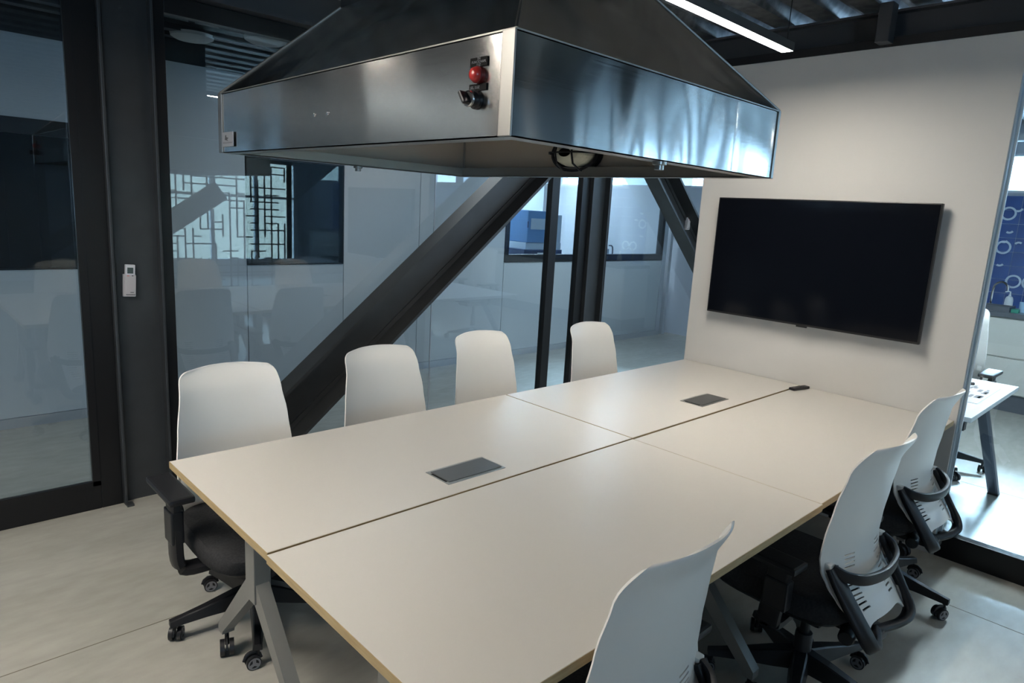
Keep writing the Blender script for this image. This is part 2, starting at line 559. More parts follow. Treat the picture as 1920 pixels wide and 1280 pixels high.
# remote control in its holder on the first column
def remote(loc, label, rx=0.0):
    r = thing('wall_remote', label, 'remote', loc)
    MB().box(-.023, .023, -.010, .010, .045, .165, .004).build('remote_body', M['white_plastic'], r)
    MB().box(-.031, .027, -.004, .014, 0, .115, .003).box(-.026, .026, -.014, -.006, .002, .112, .003).build('holder', M['white_plastic2'], r)
    MB().box(-.014, .013, -.0118, -.0095, .120, .150).build('display', M['lcd'], r)
    MB().box(-.016, -.006, -.0160, -.0125, .106, .111).build('red_key', M['pink'], r)
    MB().box(.006, .013, -.0160, -.0125, .107, .111).build('grey_key', M['dark_print'], r)
    MB().box(-.020, .022, -.0155, -.013, .010, .0135).box(.0, .016, -.0155, -.013, .022, .025).build('print', M['dark_print'], r)
    return r
rm = remote((-1.327, GY-.024, 1.113), 'white remote control in its wall holder on the left steel column')
rm.rotation_euler = (0, R(3), 0)
rm2 = remote((3.775, GY-.062, 1.57), 'white remote control on the right hand brace beside the screen wall')

# ---- far corridor wall
fw = struct_empty('wall_far_corridor')
def panel(x0, x1, z0, z1, nm='wall_panel', m='far_white'):
    return MB().box(x0+.003, x1-.003, FY, FY+.06, z0, z1, .002).build(nm, M[m], fw)
xs = [-9, -7.2, -5.3, -3.5, -1.1, -.035]
for a, c in zip(xs, xs[1:]):
    if c <= -1.0: panel(a, c, .07, 1.085)
    else: panel(a, c, .07, 2.585)
    if c <= -1.0: panel(a, c, 2.07, 2.585)
panel(-.035, .85, .07, 1.095); panel(-.035, .85, 1.97, 2.585)
panel(.85, 1.685, .07, 2.585); panel(1.685, 2.85, .07, 2.585)
panel(2.85, 4.4, .07, 1.085); panel(4.4, 5.93, .07, 1.085)
panel(2.85, 4.4, 2.35, 2.585); panel(4.4, 5.93, 2.35, 2.585)
# the window over x<-1.1 at the left (dark room behind)
MB().box(-9, 5.93, FY-.012, FY+.02, 0, .068).build('plinth', M['plinth'], fw)
MB().box(-9, 5.93, FY+.065, FY+.10, 2.585, 3.0).build('upper_band', M['duct'], fw)
MB().box(-9, 5.93, FY+.062, FY+.066, .0, .08).build('gap_backing', M['far_gap'], fw)

def window(n, x0, x1, z0, z1, fr, thick=.035, pane='glass_clear'):
    wd = struct_empty('window_%d' % n)
    b_ = MB()
    b_.box(x0, x1, FY-.008, FY+.07, z0, z0+fr[0]).box(x0, x1, FY-.008, FY+.07, z1-fr[1], z1)
    b_.box(x0, x0+fr[2], FY-.008, FY+.07, z0+fr[0], z1-fr[1]).box(x1-fr[2], x1, FY-.008, FY+.07, z0+fr[0], z1-fr[1])
    b_.build('window_frame', M['black_frame'], wd)
    MB().box(x0+fr[2], x1-fr[2], FY+.02, FY+.026, z0+fr[0], z1-fr[1]).build('pane', M[pane], wd)
    return wd
window(3, -.03, .845, 1.096, 1.969, (.008, .008, .008))
window(4, 2.85, 5.93, 1.09, 2.35, (.085, .03, .06))
# left part: wall panel ends at x=-1.2, window z 1.09..2.07
window(5, -9, -1.1, 1.085, 2.07, (.008, .10, .02))
wp = [o for o in fw.children if o.name.startswith('wall_panel')]

# room behind those windows
struct('wall_lab', MB().box(-9, 6.2, 6.6, 6.7, 0, 3.0), M['lab_white'])
struct('wall_lab_side', MB().box(2.55, 2.62, FY+.11, 6.6, 0, 3.0), M['lab_white'])
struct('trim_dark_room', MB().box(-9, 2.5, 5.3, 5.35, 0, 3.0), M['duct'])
bn = thing('lab_bench', 'dark laboratory bench behind the far corridor window', 'bench', (4.3, 4.6, 0))
MB().box(-1.5, 1.6, -.4, .3, .98, 1.02).build('bench_top', M['bench'], bn)
MB().box(-1.45, 1.55, -.35, .28, .02, .98).build('bench_body', M['far_white'], bn)
# blue machine
mc = thing('lab_machine', 'blue fronted laboratory machine with a navy base, behind the far corridor window', 'machine', (4.13, 4.8, 1.02))
MB().box(-.30, .42, -.2, .25, 0, .16, .01).build('machine_base', M['machine_dark'], mc)
MB().box(-.27, .40, -.19, .24, .16, .25, .005).build('machine_plinth', M['machine_light'], mc)
MB().box(-.27, .12, -.21, .24, .25, .66, .01).build('machine_door', M['machine_blue'], mc)
MB().box(-.22, .06, -.216, -.21, .42, .56).build('door_window', M['machine_light'], mc)
MB().box(.13, .40, -.18, .24, .25, .62, .008).build('machine_side', M['machine_light'], mc)
for z in (.32, .54):
    MB().box(.125, .145, -.218, -.19, z, z+.07, .003).build('hinge', M['white_plastic'], mc)
MB().cyl((-.28, -.22, .44), (-.28, -.22, .52), .008).build('door_handle', M['machine_dark'], mc, smooth=True)
MB().box(-.06, .12, -.206, -.2, .05, .12).build('name_plate', M['white_plastic'], mc)
MB().box(.24, .38, -.206, -.2, .03, .09).build('control_plate', M['white_plastic'], mc)
# tap and bottles on the bench
tp = thing('bench_tap', 'thin black hooked tap standing on the laboratory bench', 'tap', (5.72, 4.65, 1.02))
MB().sweep([(0, 0, 0), (0, 0, .16), (-.01, 0, .20), (-.04, 0, .22), (-.09, 0, .22)], (.009, .009), up=(0, 1, 0)).build('spout', M['black_plastic'], tp, smooth=True)
tr = thing('red_tray', 'small red topped white tray on the laboratory bench', 'tray', (5.55, 4.75, 1.02))
MB().box(-.12, .12, -.08, .08, 0, .17, .01).build('tray_body', M['machine_light'], tr)
MB().box(-.09, .07, -.085, .06, .17, .185, .004).build('tray_lid', M['red'], tr)
# dark post inside the lab
struct('trim_lab_post', MB().box(5.55, 5.68, 5.1, 5.25, 0, 2.8), M['machine_dark'])
# aluminium door frame at the end of the corridor wall
dr = struct_empty('door_1')
MB().box(5.93, 6.02, FY-.01, FY+.08, 0, 2.585).box(6.10, 6.16, FY-.01, FY+.08, 0, 2.585).build('door_frame', M['plinth'], dr)

# corridor ceiling clutter
for k, (y, z, h) in enumerate([(2.75, 2.66, .05), (3.0, 2.70, .05), (3.25, 2.66, .06), (3.6, 2.69, .05)]):
    tag(MB().box(-9, 6.2, y-.04, y+.04, z, z+h).build('cable_tray', M['duct']),
        ['narrow dark cable tray nearest the glass under the corridor roof', 'dark cable tray second from the glass under the corridor roof',
         'dark cable tray third from the glass under the corridor roof', 'dark cable tray nearest the far wall under the corridor roof'][k], 'cable tray')
for k, (x, y, z) in enumerate([(-.62, 3.3, 2.63), (-.28, 2.95, 2.63)]):
    d_ = thing('ceiling_lamp', ['round pale lamp on the corridor roof, the one nearer the left column', 'round pale lamp on the corridor roof, the one nearer the hood'][k], 'lamp', (x, y, z))
    MB().lathe([(0, 0), (.10, .004), (.13, .02), (.135, .04), (0, .04)], (0, 0, 0)).build('lamp_dish', M['disc'], d_, smooth=True)
    MB().cyl((0, 0, .04), (0, 0, .17), .02).build('lamp_stem', M['duct'], d_, smooth=True)

# ---- screen wall with the television
sw = struct_empty('wall_right')
MB().box(TX, TX+.07, -.80, .80, 0, 2.60, .002).build('wall_board', M['wall_white'], sw)
MB().box(TX+.01, TX+.06, -.806, -.80, .0, 2.60).build('edge_strip', M['glass_edge'], sw)
struct('trim_1', MB().box(TX-.005, TX+.075, -8, GY-.04, 2.60, 2.645), M['rail'])
b_ = MB().box(1.74, 1.76, -8, GY-.07, 2.64, 2.79).box(1.69, 1.81, -8, GY-.07, 2.64, 2.652).box(1.69, 1.81, -8, GY-.07, 2.778, 2.79)
tag(b_.build('steel_beam', M['beam']), 'dark steel beam above the white screen wall, under the roof deck', 'beam')
ps = MB().box(1.57, 1.648, -.222, -.155, 2.61, 2.80, .004)
tag(ps.build('hanger_post', M['beam']), 'short dark steel post hanging above the middle of the screen wall', 'post')

# glass partition continuing from the screen wall towards the camera's right
gp = struct_empty('wall_right_glass')
MB().box(1.66, 1.72, -8, -.81, 0, .13, .003).build('frame_rail', M['black_frame'], gp)
MB().box(1.687, 1.693, -8, -.81, .125, 2.60).build('glass_pane', M['glass_clear'], gp)
MB().box(1.684, 1.696, -.822, -.808, .13, 2.60).build('glass_edge', M['glass_edge'], gp)

# television
tv = thing('television', 'large black flat television hanging on the white screen wall', 'television', (1.585, .018, 1.10))
MB().box(.0, .03, -.608, .612, 0, .713, .004).build('tv_body', M['tv_body'], tv)
MB().box(-.0015, .001, -.600, .604, .012, .706).build('tv_screen', M['screen'], tv)
MB().box(.03, .068, -.25, .25, .15, .55).build('wall_bracket', M['tv_body'], tv)
MB().box(-.002, .01, -.03, .03, -.008, .002).build('sensor', M['tv_body'], tv)

# ---- pendant LED bars, several of them added as unseen fill
def led_bar(x0, x1, y, z, label, m='led', wires=True):
    r = thing('pendant_light', label, 'lamp', (x0, y, z))
    Lg = x1-x0
    MB().box(0, Lg, -.030, .030, .010, .038).box(0, Lg, -.030, -.027, 0, .010).box(0, Lg, .027, .030, 0, .010).box(0, .003, -.027, .027, 0, .010).box(Lg-.003, Lg, -.027, .027, 0, .010).build('housing', M['led_body'], r)
    MB().box(.003, Lg-.003, -.027, .027, .001, .0099).build('diffuser', M[m], r)
    if wires:
        for x in (.04, Lg-.02):
            MB().cyl((x, 0, .038), (x, 0, ZC-z+.03), .0025, n=6).build('cable', M['wire'], r)
    return r
led_bar(-.28, .955, 0.0, 2.465, 'white glowing pendant light bar hanging between the hood and the screen wall')
led_bar(-3.95, -2.42, .80, 2.465, 'long pendant light bar left of the table, seen only mirrored in the hood corner')
led_bar(-3.7, -2.1, .20, 2.465, 'long fill light bar added left of the table, outside the picture')  # added bar out of view, lifts the table corner and left floor
led_bar(-2.18, -2.12, 1.55, 2.465, 'very short light near the left glass wall, added to make a streak in the steel')  # added stub of light, only there for the streak on the hood
led_bar(2.44, 3.9, -.66, 2.465, 'glowing pendant light bar over the side desk, its tip at the right picture edge', 'led_day')
led_bar(0, 1.2, -3.4, 2.465, 'dim fill light bar added far behind the near side chairs, seen only mirrored', 'led_soft_fill')  # added fill for the screen wall and near chair backs
led_bar(3.1, 3.2, -2.4, 2.465, 'very short light in the right hand room, added to make a streak in the steel')  # added stub of light for the streak on the hood's right face
led_bar(-4.6, -3.1, 3.1, 2.465, 'cool fill light bar added in the corridor, outside the picture to the left', 'led_cool_fill')  # added off frame to brighten the corridor
led_bar(.1, 1.5, 2.95, 2.60, 'cool fill light bar added in the corridor, hidden behind the hood', 'led_cool_fill')  # added corridor fill, placed where the hood covers it
led_bar(3.4, 3.9, 2.95, 2.60, 'cool fill light bar added at the right end of the corridor, hidden behind the hood', 'led_day')  # added to light the right part of the far corridor wall
led_bar(3.2, 4.6, 5.3, 2.60, 'daylight coloured fill light bar added in the laboratory, hidden behind the hood', 'led_day')  # added to brighten the room behind the far corridor window
led_bar(4.9, 6.1, 5.7, 2.60, 'daylight coloured fill light bar added at the right end of the laboratory', 'led_day')  # second added lamp brightening the laboratory

# ================================================================== hood
HX0, HX1, HY0, HY1, HZ0, HZ1 = -1.263, -.058, -.494, 1.133, 1.811, 2.027
hood = thing('extractor_hood', 'large brushed stainless steel extractor hood hanging over the meeting table', 'hood', ((HX0+HX1)/2, (HY0+HY1)/2, HZ0))
hx, hy, hh = (HX1-HX0)/2, (HY1-HY0)/2, HZ1-HZ0
dx, dy, dz = .27, .50, .545          # duct half sizes and height above the rim
T = .004
# skirt panels (outer), each its own sheet
def sheet(corners, nrm, m, nm, t=T, div=1):
    b_ = MB(); b_.prism(corners, Vector(nrm)*-t); return b_.build(nm, m, hood)
sheet([(-hx, -hy, 0), (-hx, hy, 0), (-hx, hy, hh), (-hx, -hy, hh)], (-1, 0, 0), M['inox_flat'], 'skirt_panel')
sheet([(-hx, -hy, 0), (hx, -hy, 0), (hx, -hy, hh), (-hx, -hy, hh)], (0, -1, 0), M['inox'], 'skirt_panel')
sheet([(hx, -hy, 0), (hx, hy, 0), (hx, hy, hh), (hx, -hy, hh)], (1, 0, 0), M['inox'], 'skirt_panel')
sheet([(-hx, hy, 0), (hx, hy, 0), (hx, hy, hh), (-hx, hy, hh)], (0, 1, 0), M['inox'], 'skirt_panel')
# inner lining
for a in ([(-hx+.006, -hy, .03), (-hx+.006, hy, .03), (-hx+.006, hy, hh), (-hx+.006, -hy, hh)],
          [(hx-.006, -hy, .03), (hx-.006, hy, .03), (hx-.006, hy, hh), (hx-.006, -hy, hh)],
          [(-hx, -hy+.006, .03), (hx, -hy+.006, .03), (hx, -hy+.006, hh), (-hx, -hy+.006, hh)],
          [(-hx, hy-.006, .03), (hx, hy-.006, .03), (hx, hy-.006, hh), (-hx, hy-.006, hh)]):
    MB().quad(*a).build('inner_lining', M['inox_in'], hood)
# gutter round the bottom: flange plus inner lip
gt = MB()
gt.box(-hx, hx, -hy, -hy+.05, 0, .003).box(-hx, hx, hy-.05, hy, 0, .003)
gt.box(-hx, -hx+.05, -hy+.05, hy-.05, 0, .003).box(hx-.05, hx, -hy+.05, hy-.05, 0, .003)
gt.box(-hx+.05, hx-.05, -hy+.048, -hy+.05, 0, .04).box(-hx+.05, hx-.05, hy-.05, hy-.048, 0, .04)
gt.box(-hx+.048, -hx+.05, -hy+.05, hy-.05, 0, .04).box(hx-.05, hx-.048, -hy+.05, hy-.05, 0, .04)
gt.build('gutter', M['inox_edge'], hood)
# sloping roof sheets
rt = [(-hx, -hy, hh), (hx, -hy, hh), (hx, hy, hh), (-hx, hy, hh)]
tp_ = [(-dx, -dy, dz), (dx, -dy, dz), (dx, dy, dz), (-dx, dy, dz)]
for i in range(4):
    j = (i+1) % 4
    MB().prism([rt[i], rt[j], tp_[j], tp_[i]], (0, 0, -T)).build('roof_sheet', M['inox_top'], hood)
    # standing seam on the hips
    a, c = Vector(rt[i]), Vector(tp_[i])
    MB().cyl(a+Vector((0, 0, .001)), c+Vector((0, 0, .001)), .004, n=6).build('hip_seam', M['inox_edge'], hood)
# rim line between skirt and roof
MB().box(-hx-.002, hx+.002, -hy-.003, -hy+.002, hh-.002, hh+.0015).box(-hx-.003, -hx+.002, -hy, hy, hh-.002, hh+.0015)\
    .box(hx-.002, hx+.003, -hy, hy, hh-.004, hh+.003).box(-hx, hx, hy-.002, hy+.003, hh-.004, hh+.003).build('rim_fold', M['inox_edge'], hood)
# duct
MB().box(-dx, dx, -dy, dy, dz, 2.98-HZ0).build('duct', M['inox_top'], hood)
# folded corner strips
MB().box(-hx-.006, -hx, -hy-.004, -hy+.036, 0, hh, .002).build('corner_strip', M['inox_edge'], hood)
MB().box(-hx-.005, -hx, hy-.03, hy+.003, 0, hh, .002).build('corner_strip', M['inox_edge'], hood)
MB().box(hx-.012, hx+.003, -hy-.004, -hy, 0, hh, .0015).build('corner_strip', M['inox_edge'], hood)
MB().cyl((hx-.008, hy-.008, .03), (hx-.008, hy-.008, hh), .006, n=8).build('inner_seam', M['inox_edge'], hood, smooth=True)
# rivets on the left face
cy = (HY0+HY1)/2
for y in (.377, .295):
    MB().lathe([(.006, 0), (.005, .003), (0, .005)], (-hx, y-cy, 1.906-HZ0), (-1, 0, 0), 10).build('rivet', M['chrome'], hood, smooth=True)
# drain plugs
for (x, y) in ((-.681+.66, hy-.03), (-.02, -hy+.02)):
    MB().lathe([(.02, .002), (.02, -.008), (.013, -.010), (.013, -.022), (0, -.022)], (x, y, 0)).build('drain_plug', M['lid_rim'], hood, smooth=True)
# sticker plate
pl = MB().box(-hx-.0075, -hx-.005, .99-cy, 1.098-cy, 1.832-HZ0, 1.884-HZ0).build('rating_plate', M['foil'], hood)
MB().prism([(-hx-.0078, 1.06-cy, 1.873-HZ0), (-hx-.0078, 1.052-cy, 1.873-HZ0), (-hx-.0078, 1.052-cy, 1.866-HZ0), (-hx-.0078, 1.03-cy, 1.862-HZ0), (-hx-.0078, 1.045-cy, 1.858-HZ0), (-hx-.0078, 1.035-cy, 1.852-HZ0), (-hx-.0078, 1.066-cy, 1.856-HZ0)], (-.0006, 0, 0)).build('plate_emblem', M['dark_print'], pl)
MB().box(-hx-.0082, -hx-.0076, 1.0-cy, 1.085-cy, 1.8465-HZ0, 1.8475-HZ0).box(-hx-.0082, -hx-.0076, 1.0-cy, 1.085-cy, 1.8435-HZ0, 1.8445-HZ0).build('plate_print', M['dark_print'], pl)
# engraved labels
rotL = (R(90), 0, R(-90))
for (z0, z1, body, s_, yy) in ((1.9625, 1.982, 'EN\nFUNCIONAM.\nLUZ', .0078, -.384), (1.9115, 1.9265, 'SEL. LUZ', .0085, -.374)):
    lb = MB().box(-hx-.0035, -hx, -.412-cy, -.354-cy, z0-HZ0, z1-HZ0, .0006).build('name_label', M['label_black'], hood)
    text(body, s_, M['label_text'], lb, (-hx-.0038, yy-cy, (z0+z1)/2-HZ0), rotL, sx=1.0)
# indicator lamp
il = MB().lathe([(.0185, 0), (.0185, .010), (.016, .012)], (-hx, -.385-cy, 1.9445-HZ0), (-1, 0, 0), 24).build('indicator_bezel', M['red_dark'], hood, smooth=True)
MB().lathe([(.0165, .008), (.0165, .014), (.013, .021), (.007, .024), (0, .025)], (-hx, -.385-cy, 1.9445-HZ0), (-1, 0, 0), 24).build('indicator_lens', M['red_lens'], il, smooth=True)
# selector knob
kb = MB().lathe([(.020, 0), (.020, .006), (.017, .009), (.0165, .024), (.0145, .026), (0, .0255)], (-hx, -.378-cy, 1.893-HZ0), (-1, 0, 0), 24).build('selector_base', M['black_plastic'], hood, smooth=True)
MB().lathe([(.0175, .020), (.0182, .024), (.0165, .0275), (.0145, .0265)], (-hx, -.378-cy, 1.893-HZ0), (-1, 0, 0), 24).build('selector_ring', M['chrome'], kb, smooth=True)
hd = MB().box(-hx-.046, -hx-.024, -.378-cy-.0045, -.378-cy+.0045, 1.893-HZ0-.015, 1.893-HZ0+.016, .003, rot=Matrix.Rotation(R(-35), 3, 'X'), piv=(-hx, -.378-cy, 1.893-HZ0))
hd.build('selector_handle', M['black_plastic'], kb)
# caged bulkhead lamp on the inner face
def oval(a, c, x, n=28):
    return [(x, a*math.cos(2*math.pi*i/n), c*math.sin(2*math.pi*i/n)) for i in range(n)]
b_ = MB(); b_.prism(oval(.13, .075, 0), (-.02, 0, 0)); lm = b_.build('bulkhead_lamp', M['black_plastic'], hood, loc=(hx-.012, .355-cy, 1.905-HZ0))
b_ = MB()
for i in range(6):
    s0, s1 = 1-(i/6)**2*.9, 1-((i+1)/6)**2*.9
    A = oval(.105*math.sqrt(max(s0, .02)), .055*math.sqrt(max(s0, .02)), -.02-.075*i/6)
    B = oval(.105*math.sqrt(max(s1, .02)), .055*math.sqrt(max(s1, .02)), -.02-.075*(i+1)/6)
    for k in range(len(A)):
        j = (k+1) % len(A); b_.quad(A[k], A[j], B[j], B[k])
b_.build('lamp_glass', M['lamp_glass'], lm, smooth=True)
b_ = MB()
for yy in (-.05, .04):
    b_.sweep([(-.015, yy, -.07), (-.05, yy, -.068), (-.095, yy, -.045), (-.108, yy, 0), (-.095, yy, .045), (-.05, yy, .068), (-.015, yy, .07)], (.0035, .0035), up=(0, 1, 0))
b_.sweep([(-.015, -.125, 0), (-.06, -.118, 0), (-.10, -.08, 0), (-.11, 0, 0), (-.10, .08, 0), (-.06, .118, 0), (-.015, .125, 0)], (.0035, .0035), up=(0, 0, 1))
b_.sweep(oval(.122, .069, -.035), (.006, .005), closed=True, up=(1, 0, 0))
b_.build('lamp_cage', M['black_plastic'], lm, smooth=True)

# ================================================================== tables
def make_caster_parts(par, loc, yaw, wheel_r=.026, half=.022, cap=True, name='caster', h=.085):
    """twin wheel caster standing on z=0 below loc (x, y)"""
    x, y = loc
    ca, sa = math.cos(yaw), math.sin(yaw)
    def P(u, v, z): return (x+u*ca-v*sa, y+u*sa+v*ca, z)      # v = axle direction
    b_ = MB()
    off = -.018
    for s_ in (-1, 1):
        b_.cyl(P(off, s_*.008, wheel_r), P(off, s_*half, wheel_r), wheel_r, n=20)
    # hood over the wheels
    b_.sweep([P(off+.026*math.cos(t), 0, wheel_r+.002+.028*math.sin(t)) for t in (R(0), R(35), R(70), R(105), R(140), R(175))], (.010, .004), up=P(0, 1, 0) and (-(math.sin(yaw)), math.cos(yaw), 0))
    b_.cyl(P(0, 0, wheel_r), P(0, 0, h), .0075, n=10)
    c = b_.build(name, M['black_plastic'], par, smooth=True)
    if cap:
        for s_ in (-1, 1):
            b_ = MB()
            a1 = (half+.0015)*s_
            # ring and three spokes
            n = 20
            for i in range(n):
                t0, t1 = 2*math.pi*i/n, 2*math.pi*(i+1)/n
                q = []
                for (rr, t) in ((.0225, t0), (.0225, t1), (.0165, t1), (.0165, t0)):
                    q.append(P(off+rr*math.cos(t), a1, wheel_r+rr*math.sin(t)))
                b_.quad(*q)
            for t in (R(90), R(210), R(330)):
                dx_, dz_ = math.cos(t), math.sin(t)
                q = []
                for (rr, ww) in ((0, .006), (.018, .006), (.018, -.006), (0, -.006)):
                    q.append(P(off+rr*dx_-ww*dz_, a1+.0004*s_, wheel_r+rr*dz_+ww*dx_))
                b_.quad(*q)
            b_.build('hub_cap', M['chrome_grey'], c)
    return c


TT = .74
def make_desk(x0, x1, y0, y1, z, label, box=None, inset=.14):
    r = thing('desk', label, 'desk', (x0, y0, 0), 0, None)
    W_, D_ = x1-x0, y1-y0
    MB().box(.0012, W_-.0012, .0012, D_-.0012, z-.024, z, .0008).build('tabletop', M['laminate'], r)
    e = MB()
    e.box(0, W_, 0, .0014, z-.025, z-.0008).box(0, W_, D_-.0014, D_, z-.025, z-.0008)
    e.box(0, .0014, .0014, D_-.0014, z-.025, z-.0008).box(W_-.0014, W_, .0014, D_-.0014, z-.025, z-.0008)
    e.build('edge_band', M['edge'], r)
    # steel beam under the top
    MB().box(.13, W_-.13, D_/2-.025, D_/2+.025, z-.065, z-.026, .002).build('cross_bar', M['leg_grey'], r)
    for lx in (inset, W_-.14):
        b_ = MB()
        tpz = z-.026
        b_.box(lx-.028, lx+.028, D_/2-.035, D_/2+.035, .36, tpz, .003)
        b_.box(lx-.035, lx+.035, D_/2-.26, D_/2+.26, z-.046, z-.026, .002)
        for s_ in (-1, 1):
            c0 = D_/2
            b_.prism([(lx-.022, c0, .46), (lx-.022, c0+s_*.034, .43), (lx-.022, c0+s_*.31, .115), (lx-.022, c0+s_*.31, .085),
                      (lx-.022, c0+s_*.275, .085), (lx-.022, c0+s_*.27, .10), (lx-.022, c0, .375)], (.044, 0, 0))
        lg = b_.build('leg', M['leg_grey'], r)
        for s_ in (-1, 1):
            make_caster_parts(lg, (lx, D_/2+s_*.29), R(70), wheel_r=.030, half=.024, cap=False, h=.09)
    if box:
        bx, by = box            # centre of the cable box
        bxo = MB().box(bx-.131, bx+.131, by-.066, by+.066, z-.004, z+.0022, .0015).build('cable_box', M['lid_rim'], r)
        MB().box(bx-.118, bx+.122, by-.053, by+.053, z+.002, z+.0042, .0008).build('lid', M['grey_metal'], bxo)
        MB().box(bx-.127, bx-.119, by-.045, by+.04, z+.0015, z+.0026).build('cable_slot', M['dark_slot'], bxo)
    return r
make_desk(-1.590, -.0006, .004, .797, TT, 'white topped desk with a steel cable box, at the front left beside the left chairs', (1.59-.802, .138-.004))
make_desk(-1.594, -.0015, -.797, -.0006, TT-.0022, 'white topped desk without a cable box, nearest to the camera')
make_desk(.000, 1.645, .002, .790, TT+.0018, 'white topped desk with a steel cable box, by the screen wall', (.828, .15-.002))
make_desk(.0016, 1.648, -.791, -.0022, TT-.003, 'white topped desk with the black remote, by the screen wall on the right side', inset=.30)

tvr = thing('tv_remote', 'small black remote control lying on the desk by the screen wall', 'remote', (1.56, -.032, TT-.003), R(-12))
MB().box(-.072, .072, -.019, .019, 0, .016, .006).build('remote_body', M['black_plastic'], tvr)
b_ = MB()
for i in range(6):
    for j in (-1, 0, 1):
        b_.box(-.055+i*.016, -.047+i*.016, j*.010-.003, j*.010+.003, .0155, .0172)
b_.build('keys', M['dark_print'], tvr)

# ================================================================== chairs
def smooth_path(pts, n=5, closed=False):
    P = [Vector(p) for p in pts]
    out = []
    m = len(P)
    for i in range(m if closed else m-1):
        p0 = P[(i-1) % m] if closed or i > 0 else P[i]
        p1 = P[i]; p2 = P[(i+1) % m]
        p3 = P[(i+2) % m] if closed or i+2 < m else p2
        for k in range(n):
            t = k/n
            out.append(.5*((2*p1)+(-p0+p2)*t+(2*p0-5*p1+4*p2-p3)*t*t+(-p0+3*p1-3*p2+p3)*t**3))
    if not closed: out.append(P[-1])
    return out


def interp(tab, z):
    tab = sorted(tab)
    if z <= tab[0][0]: return tab[0][1]
    for i in range(len(tab)-1):
        (a, va), (c, vc) = tab[i], tab[i+1]
        if z <= c:
            t = (z-a)/(c-a)
            p0 = tab[i-1][1] if i > 0 else va
            p3 = tab[i+2][1] if i+2 < len(tab) else vc
            m0 = (vc-p0)/2 if i > 0 else vc-va
            m1 = (p3-va)/2 if i+2 < len(tab) else vc-va
            h = t*t*(3-2*t)
            return va+(vc-va)*(.5*h+.5*t)
    return tab[-1][1]


# side profile of the shell: z -> y of the edge (local; the sitter faces +y)
EDGE_Y = [(.355, -.330), (.40, -.290), (.45, -.246), (.50, -.210), (.545, -.190), (.59, -.182), (.66, -.186), (.77, -.200), (.88, -.220), (.975, -.258)]
DEPTH = [(.355, .030), (.45, .038), (.58, .048), (.77, .050), (.90, .045), (.975, .040)]
HALF = [(.355, .162), (.40, .180), (.46, .206), (.55, .230), (.62, .234), (.77, .220), (.88, .203), (.975, .190)]


def shell_mesh():
    bm = bmesh.new()
    # u columns, z rows; slot columns and rows get their own lines
    us = [-1, -.98, -.95, -.90, -.82, -.74, -.66, -.58, -.50, -.42, -.34, -.26, -.18, -.09, 0]
    us = us + [-u for u in us[-2::-1]]
    zs = []
    z = .355
    slots = []
    for i in range(8):
        z0 = .400+i*.0165; slots.append((z0, z0+.0055, 'low'))
    for i in range(4):
        z0 = .540+i*.0140; slots.append((z0, z0+.0050, 'up'))
    zs = [.355, .37, .385]
    for a, c, _ in slots: zs += [a, c]
    zs += [.531, .615, .64, .67, .70, .72, .745, .77, .80, .83, .86, .885, .905, .92, .935, .945, .953, .960, .966, .970, .973, .975]
    zs = sorted(set(round(v, 5) for v in zs))
    V = {}
    for j, z in enumerate(zs):
        for i, u in enumerate(us):
            hw = interp(HALF, z)
            zz = z
            # top corner rounding: squeeze width near the top
            if z > .935:
                t = (z-.935)/.040
                rc = .040*(1-math.sqrt(max(0, 1-t*t)))
                hw2 = hw-rc
            else:
                hw2 = hw
            # arch along the lower edge
            if z < .50:
                arch = .030*(1-(abs(u)/.92)**5) if abs(u) < .92 else 0.0
                k = (.50-z)/.13
                zz = z+arch*k
            # crown of the top edge
            if z > .80:
                zz = zz+(.008*(1-u*u))*((z-.80)/.175)
            if z < .375 and abs(u) > .9: hw2 = hw-.006
            y = interp(EDGE_Y, zz)-interp(DEPTH, zz)*(1-abs(u)**2.3)
            if z > .90: y -= .012*((z-.90)/.075)**2
            V[i, j] = bm.verts.new((hw2*u, y, zz))
    def in_slot(i, j):
        um = (us[i]+us[i+1])/2; zm = (zs[j]+zs[j+1])/2
        for a, c, k in slots:
            if a-1e-4 < zm < c+1e-4:
                if k == 'low': return .40 < abs(um) < .68
                return .32 < abs(um) < .60
        return False
    for i in range(len(us)-1):
        for j in range(len(zs)-1):
            if in_slot(i, j): continue
            bm.faces.new((V[i, j], V[i+1, j], V[i+1, j+1], V[i, j+1]))
    bmesh.ops.recalc_face_normals(bm, faces=bm.faces)
    r = bmesh.ops.solidify(bm, geom=bm.faces[:], thickness=.006)
    bmesh.ops.recalc_face_normals(bm, faces=bm.faces)
    me = bpy.data.meshes.new('backrest_shell')
    bm.to_mesh(me); bm.free()
    for p in me.polygons: p.use_smooth = True
    try: me.set_sharp_from_angle(angle=R(50))
    except Exception: pass
    me.materials.append(M['shell'])
    return me


def link(name, me, par):
    o = bpy.data.objects.new(name, me); COL.objects.link(o); o.parent = par
    return o


